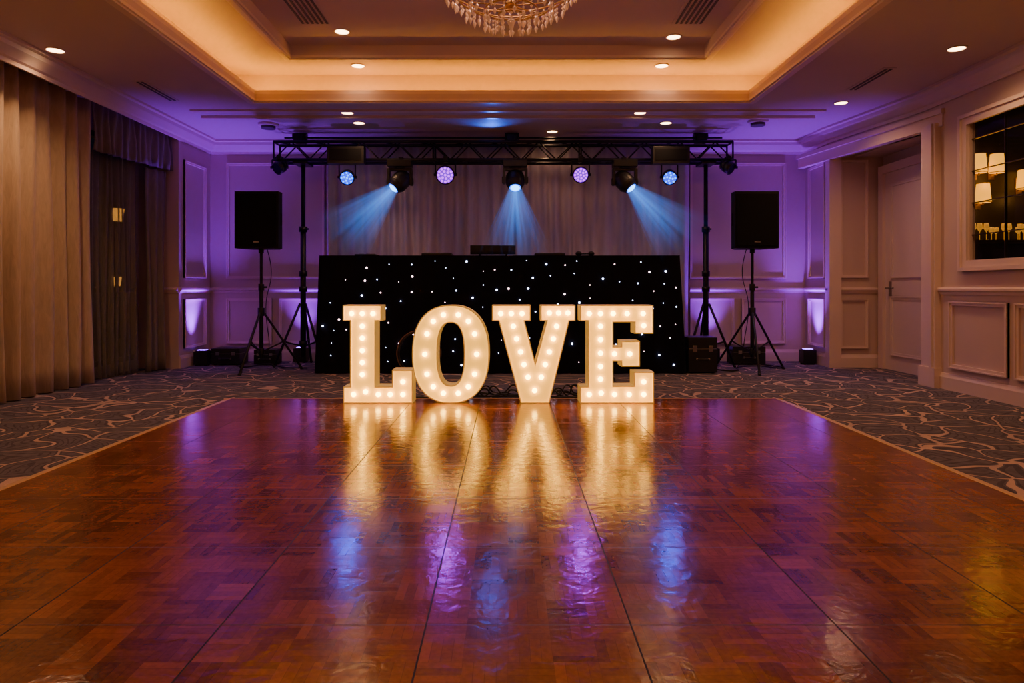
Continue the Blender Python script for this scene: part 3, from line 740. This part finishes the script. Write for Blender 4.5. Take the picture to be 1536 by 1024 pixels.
par('par_can_light', 2.04, 8.62, 2.40, 0.09, (-0.1, -0.85, -0.4), M_BLUEDOT, (0.01, 0.07, 1.0), 20, True, 8, lens=M_BLUED)
par('par_can_light', -2.88, 8.60, 2.52, 0.08, (-0.5, -0.7, -0.5)); par('par_can_light', 2.78, 8.60, 2.52, 0.08, (0.6, -0.5, -0.5))
light('SPOT', 'truss_top_lamp', (-0.2, 8.6, 2.86), 14, (0.01, 0.12, 1.0), bpy.data.objects['lighting_truss'], d=(-0.1, -0.9, 0.30), angle=140, blend=1.0)

# ---------------------------------------------------------------- PA speakers
def speaker(x, y):
    b = B(); z0, z1 = 1.475, 2.155; w = 0.262
    pl = [(-w, -0.16), (w, -0.16), (w, -0.02), (w*0.62, 0.19), (-w*0.62, 0.19), (-w, -0.02)]
    a = [b.v((p[0], p[1], z0)) for p in pl]; c = [b.v((p[0], p[1], z1)) for p in pl]
    for i in range(6): b.face([a[i], a[(i+1) % 6], c[(i+1) % 6], c[i]], M_CAB)
    b.face(a[::-1], M_CAB); b.face(c, M_CAB)
    b.box(-w+0.02, w-0.02, -0.172, -0.16, z0+0.03, z1-0.03, M_GRILL)
    b.box(-0.035, 0.035, -0.176, -0.172, z0+0.06, z0+0.085, M_STEEL)
    for s_ in (-1, 1): b.box(s_*w-0.006, s_*w+0.006, -0.08, -0.04, 1.75, 1.9, M_GRILL)
    b.cyl((0, 0, z0), (0, 0, z0-0.05), 0.03, M_BLK)
    b.cyl((0, 0, 0.9), (0, 0, z0), 0.017, M_TRUSS); b.cyl((0, 0, 0.16), (0, 0, 1.0), 0.024, M_TRUSS)
    b.cyl((0, 0, 0.97), (0, 0, 1.05), 0.034, M_BLK); b.cyl((0.03, 0, 1.01), (0.07, 0, 1.01), 0.012, M_BLK)
    b.cyl((0, 0, 0.66), (0, 0, 0.76), 0.042, M_BLK); b.cyl((0, 0, 0.20), (0, 0, 0.27), 0.038, M_BLK)
    for k in range(3):
        t = math.radians(-100+120*k); dx, dy = math.cos(t), math.sin(t)
        b.cyl((dx*0.03, dy*0.03, 0.70), (dx*0.47, dy*0.47, 0.015), 0.014, M_TRUSS); b.cyl((dx*0.03, dy*0.03, 0.24), (dx*0.255, dy*0.255, 0.345), 0.009, M_TRUSS)
        b.cyl((dx*0.44, dy*0.44, 0.04), (dx*0.48, dy*0.48, 0.0), 0.019, M_BLK)
    b.done('pa_speaker_on_stand', (x, y, 0), bevel=0.006)
speaker(-3.0, 8.3); speaker(2.97, 8.3)
cable('speaker_cable', [(-3.0, 8.42, 1.6), (-2.93, 8.45, 1.2), (-2.96, 8.35, 0.8), (-2.93, 8.36, 0.4), (-2.9, 8.5, 0.01), (-2.75, 8.5, 0.01)], 0.005)
cable('speaker_cable', [(2.97, 8.42, 1.6), (2.90, 8.45, 1.2), (2.94, 8.35, 0.8), (2.90, 8.36, 0.4), (2.85, 8.5, 0.01), (2.62, 8.3, 0.01)], 0.005)

def case(name, x0, x1, y0, y1, h):
    cx, cy = (x0+x1)/2, (y0+y1)/2; w, d = (x1-x0)/2, (y1-y0)/2
    b = B(); b.box(-w, w, -d, d, 0.012, h*0.68, M_BLK); b.box(-w, w, -d, d, h*0.70, h, M_BLK); b.box(-w+.01, w-.01, -d+.01, d-.01, h*0.66, h*0.72, M_STEEL)
    for s_ in (-0.55, 0.55): b.box(s_*w-0.025, s_*w+0.025, -d-0.008, -d, h*0.6, h*0.78, M_STEEL)
    b.cyl((-0.07, -d-0.02, h*0.4), (0.07, -d-0.02, h*0.4), 0.008, M_BLK)
    for s_ in (-1, 1): b.box(s_*0.07-0.01, s_*0.07+0.01, -d-0.022, -d, h*0.4-0.012, h*0.4+0.012, M_STEEL)
    for s1 in (-1, 1):
        for s2 in (-1, 1): b.cyl((s1*(w-.04), s2*(d-.04), 0), (s1*(w-.04), s2*(d-.04), 0.014), 0.02, M_BLK)
    b.done(name, (cx, cy, 0), bevel=0.006)
case('flight_case', -3.85, -3.48, 8.85, 9.15, 0.22); case('flight_case', -3.30, -3.02, 8.86, 9.12, 0.20)
case('equipment_case', 2.12, 2.46, 8.02, 8.32, 0.42); case('flight_case', 2.93, 3.36, 8.9, 9.15, 0.24)
for pts in ([(-3.5, 8.8, 0.01), (-3.3, 8.6, 0.01), (-3.1, 8.75, 0.03), (-2.8, 8.55, 0.01), (-2.5, 8.5, 0.01)], [(2.5, 8.45, 0.01), (2.7, 8.2, 0.01), (2.9, 8.6, 0.01), (3.2, 8.7, 0.01), (3.4, 8.5, 0.01), (3.3, 8.9, 0.01)]):
    cable('power_cable', pts, 0.008)

# ---------------------------------------------------------------- uplighters
UPC = (0.22, 0.012, 1.0)
def uplight(x, y, d, e, ang=85):
    b = B()
    b.box(-0.085, 0.085, -0.075, 0.075, 0.015, 0.19, M_BLK); b.box(-0.07, 0.07, -0.06, 0.06, 0.19, 0.20, M_BLK)
    for i in range(3):
        for j in range(3): b.cyl((-0.04+0.04*i, -0.035+0.035*j, 0.20), (-0.04+0.04*i, -0.035+0.035*j, 0.204), 0.014, M_UPL, seg=10)
    for sx in (-1, 1):
        for sy in (-1, 1): b.cyl((sx*.06, sy*.05, 0), (sx*.06, sy*.05, 0.016), 0.015, M_BLK, seg=8)
    o = b.done('led_uplighter', (x, y, 0), bevel=0.006)
    light('SPOT', 'lamp', (0, 0, 0.23), e, UPC, o, d=d, angle=ang, blend=1.0, radius=0.05)
uplight(-3.96, 8.85, (0.0, -0.04, 1), 320, 70)
uplight(3.95, 9.0, (0.0, -0.04, 1), 320, 70)
uplight(-2.80, 9.24, (0, 0.0, 1), 120, 75)
uplight(2.76, 9.24, (0, 0.0, 1), 120, 75)

# ---------------------------------------------------------------- world + camera
w = bpy.data.worlds.new('night'); S.world = w; w.use_nodes = True
w.node_tree.nodes['Background'].inputs[0].default_value = (0.01, 0.012, 0.03, 1); w.node_tree.nodes['Background'].inputs[1].default_value = 0.3
cam = bpy.data.cameras.new('camera'); cam.lens = 24; cam.sensor_width = 36; cam.shift_y = -80/1536; cam.shift_x = 6/1536; cam.clip_start = 0.05
co = bpy.data.objects.new('camera', cam); COL.objects.link(co); co.location = (0, 0, 1.0); co.rotation_euler = (math.radians(90), 0, 0)
S.camera = co
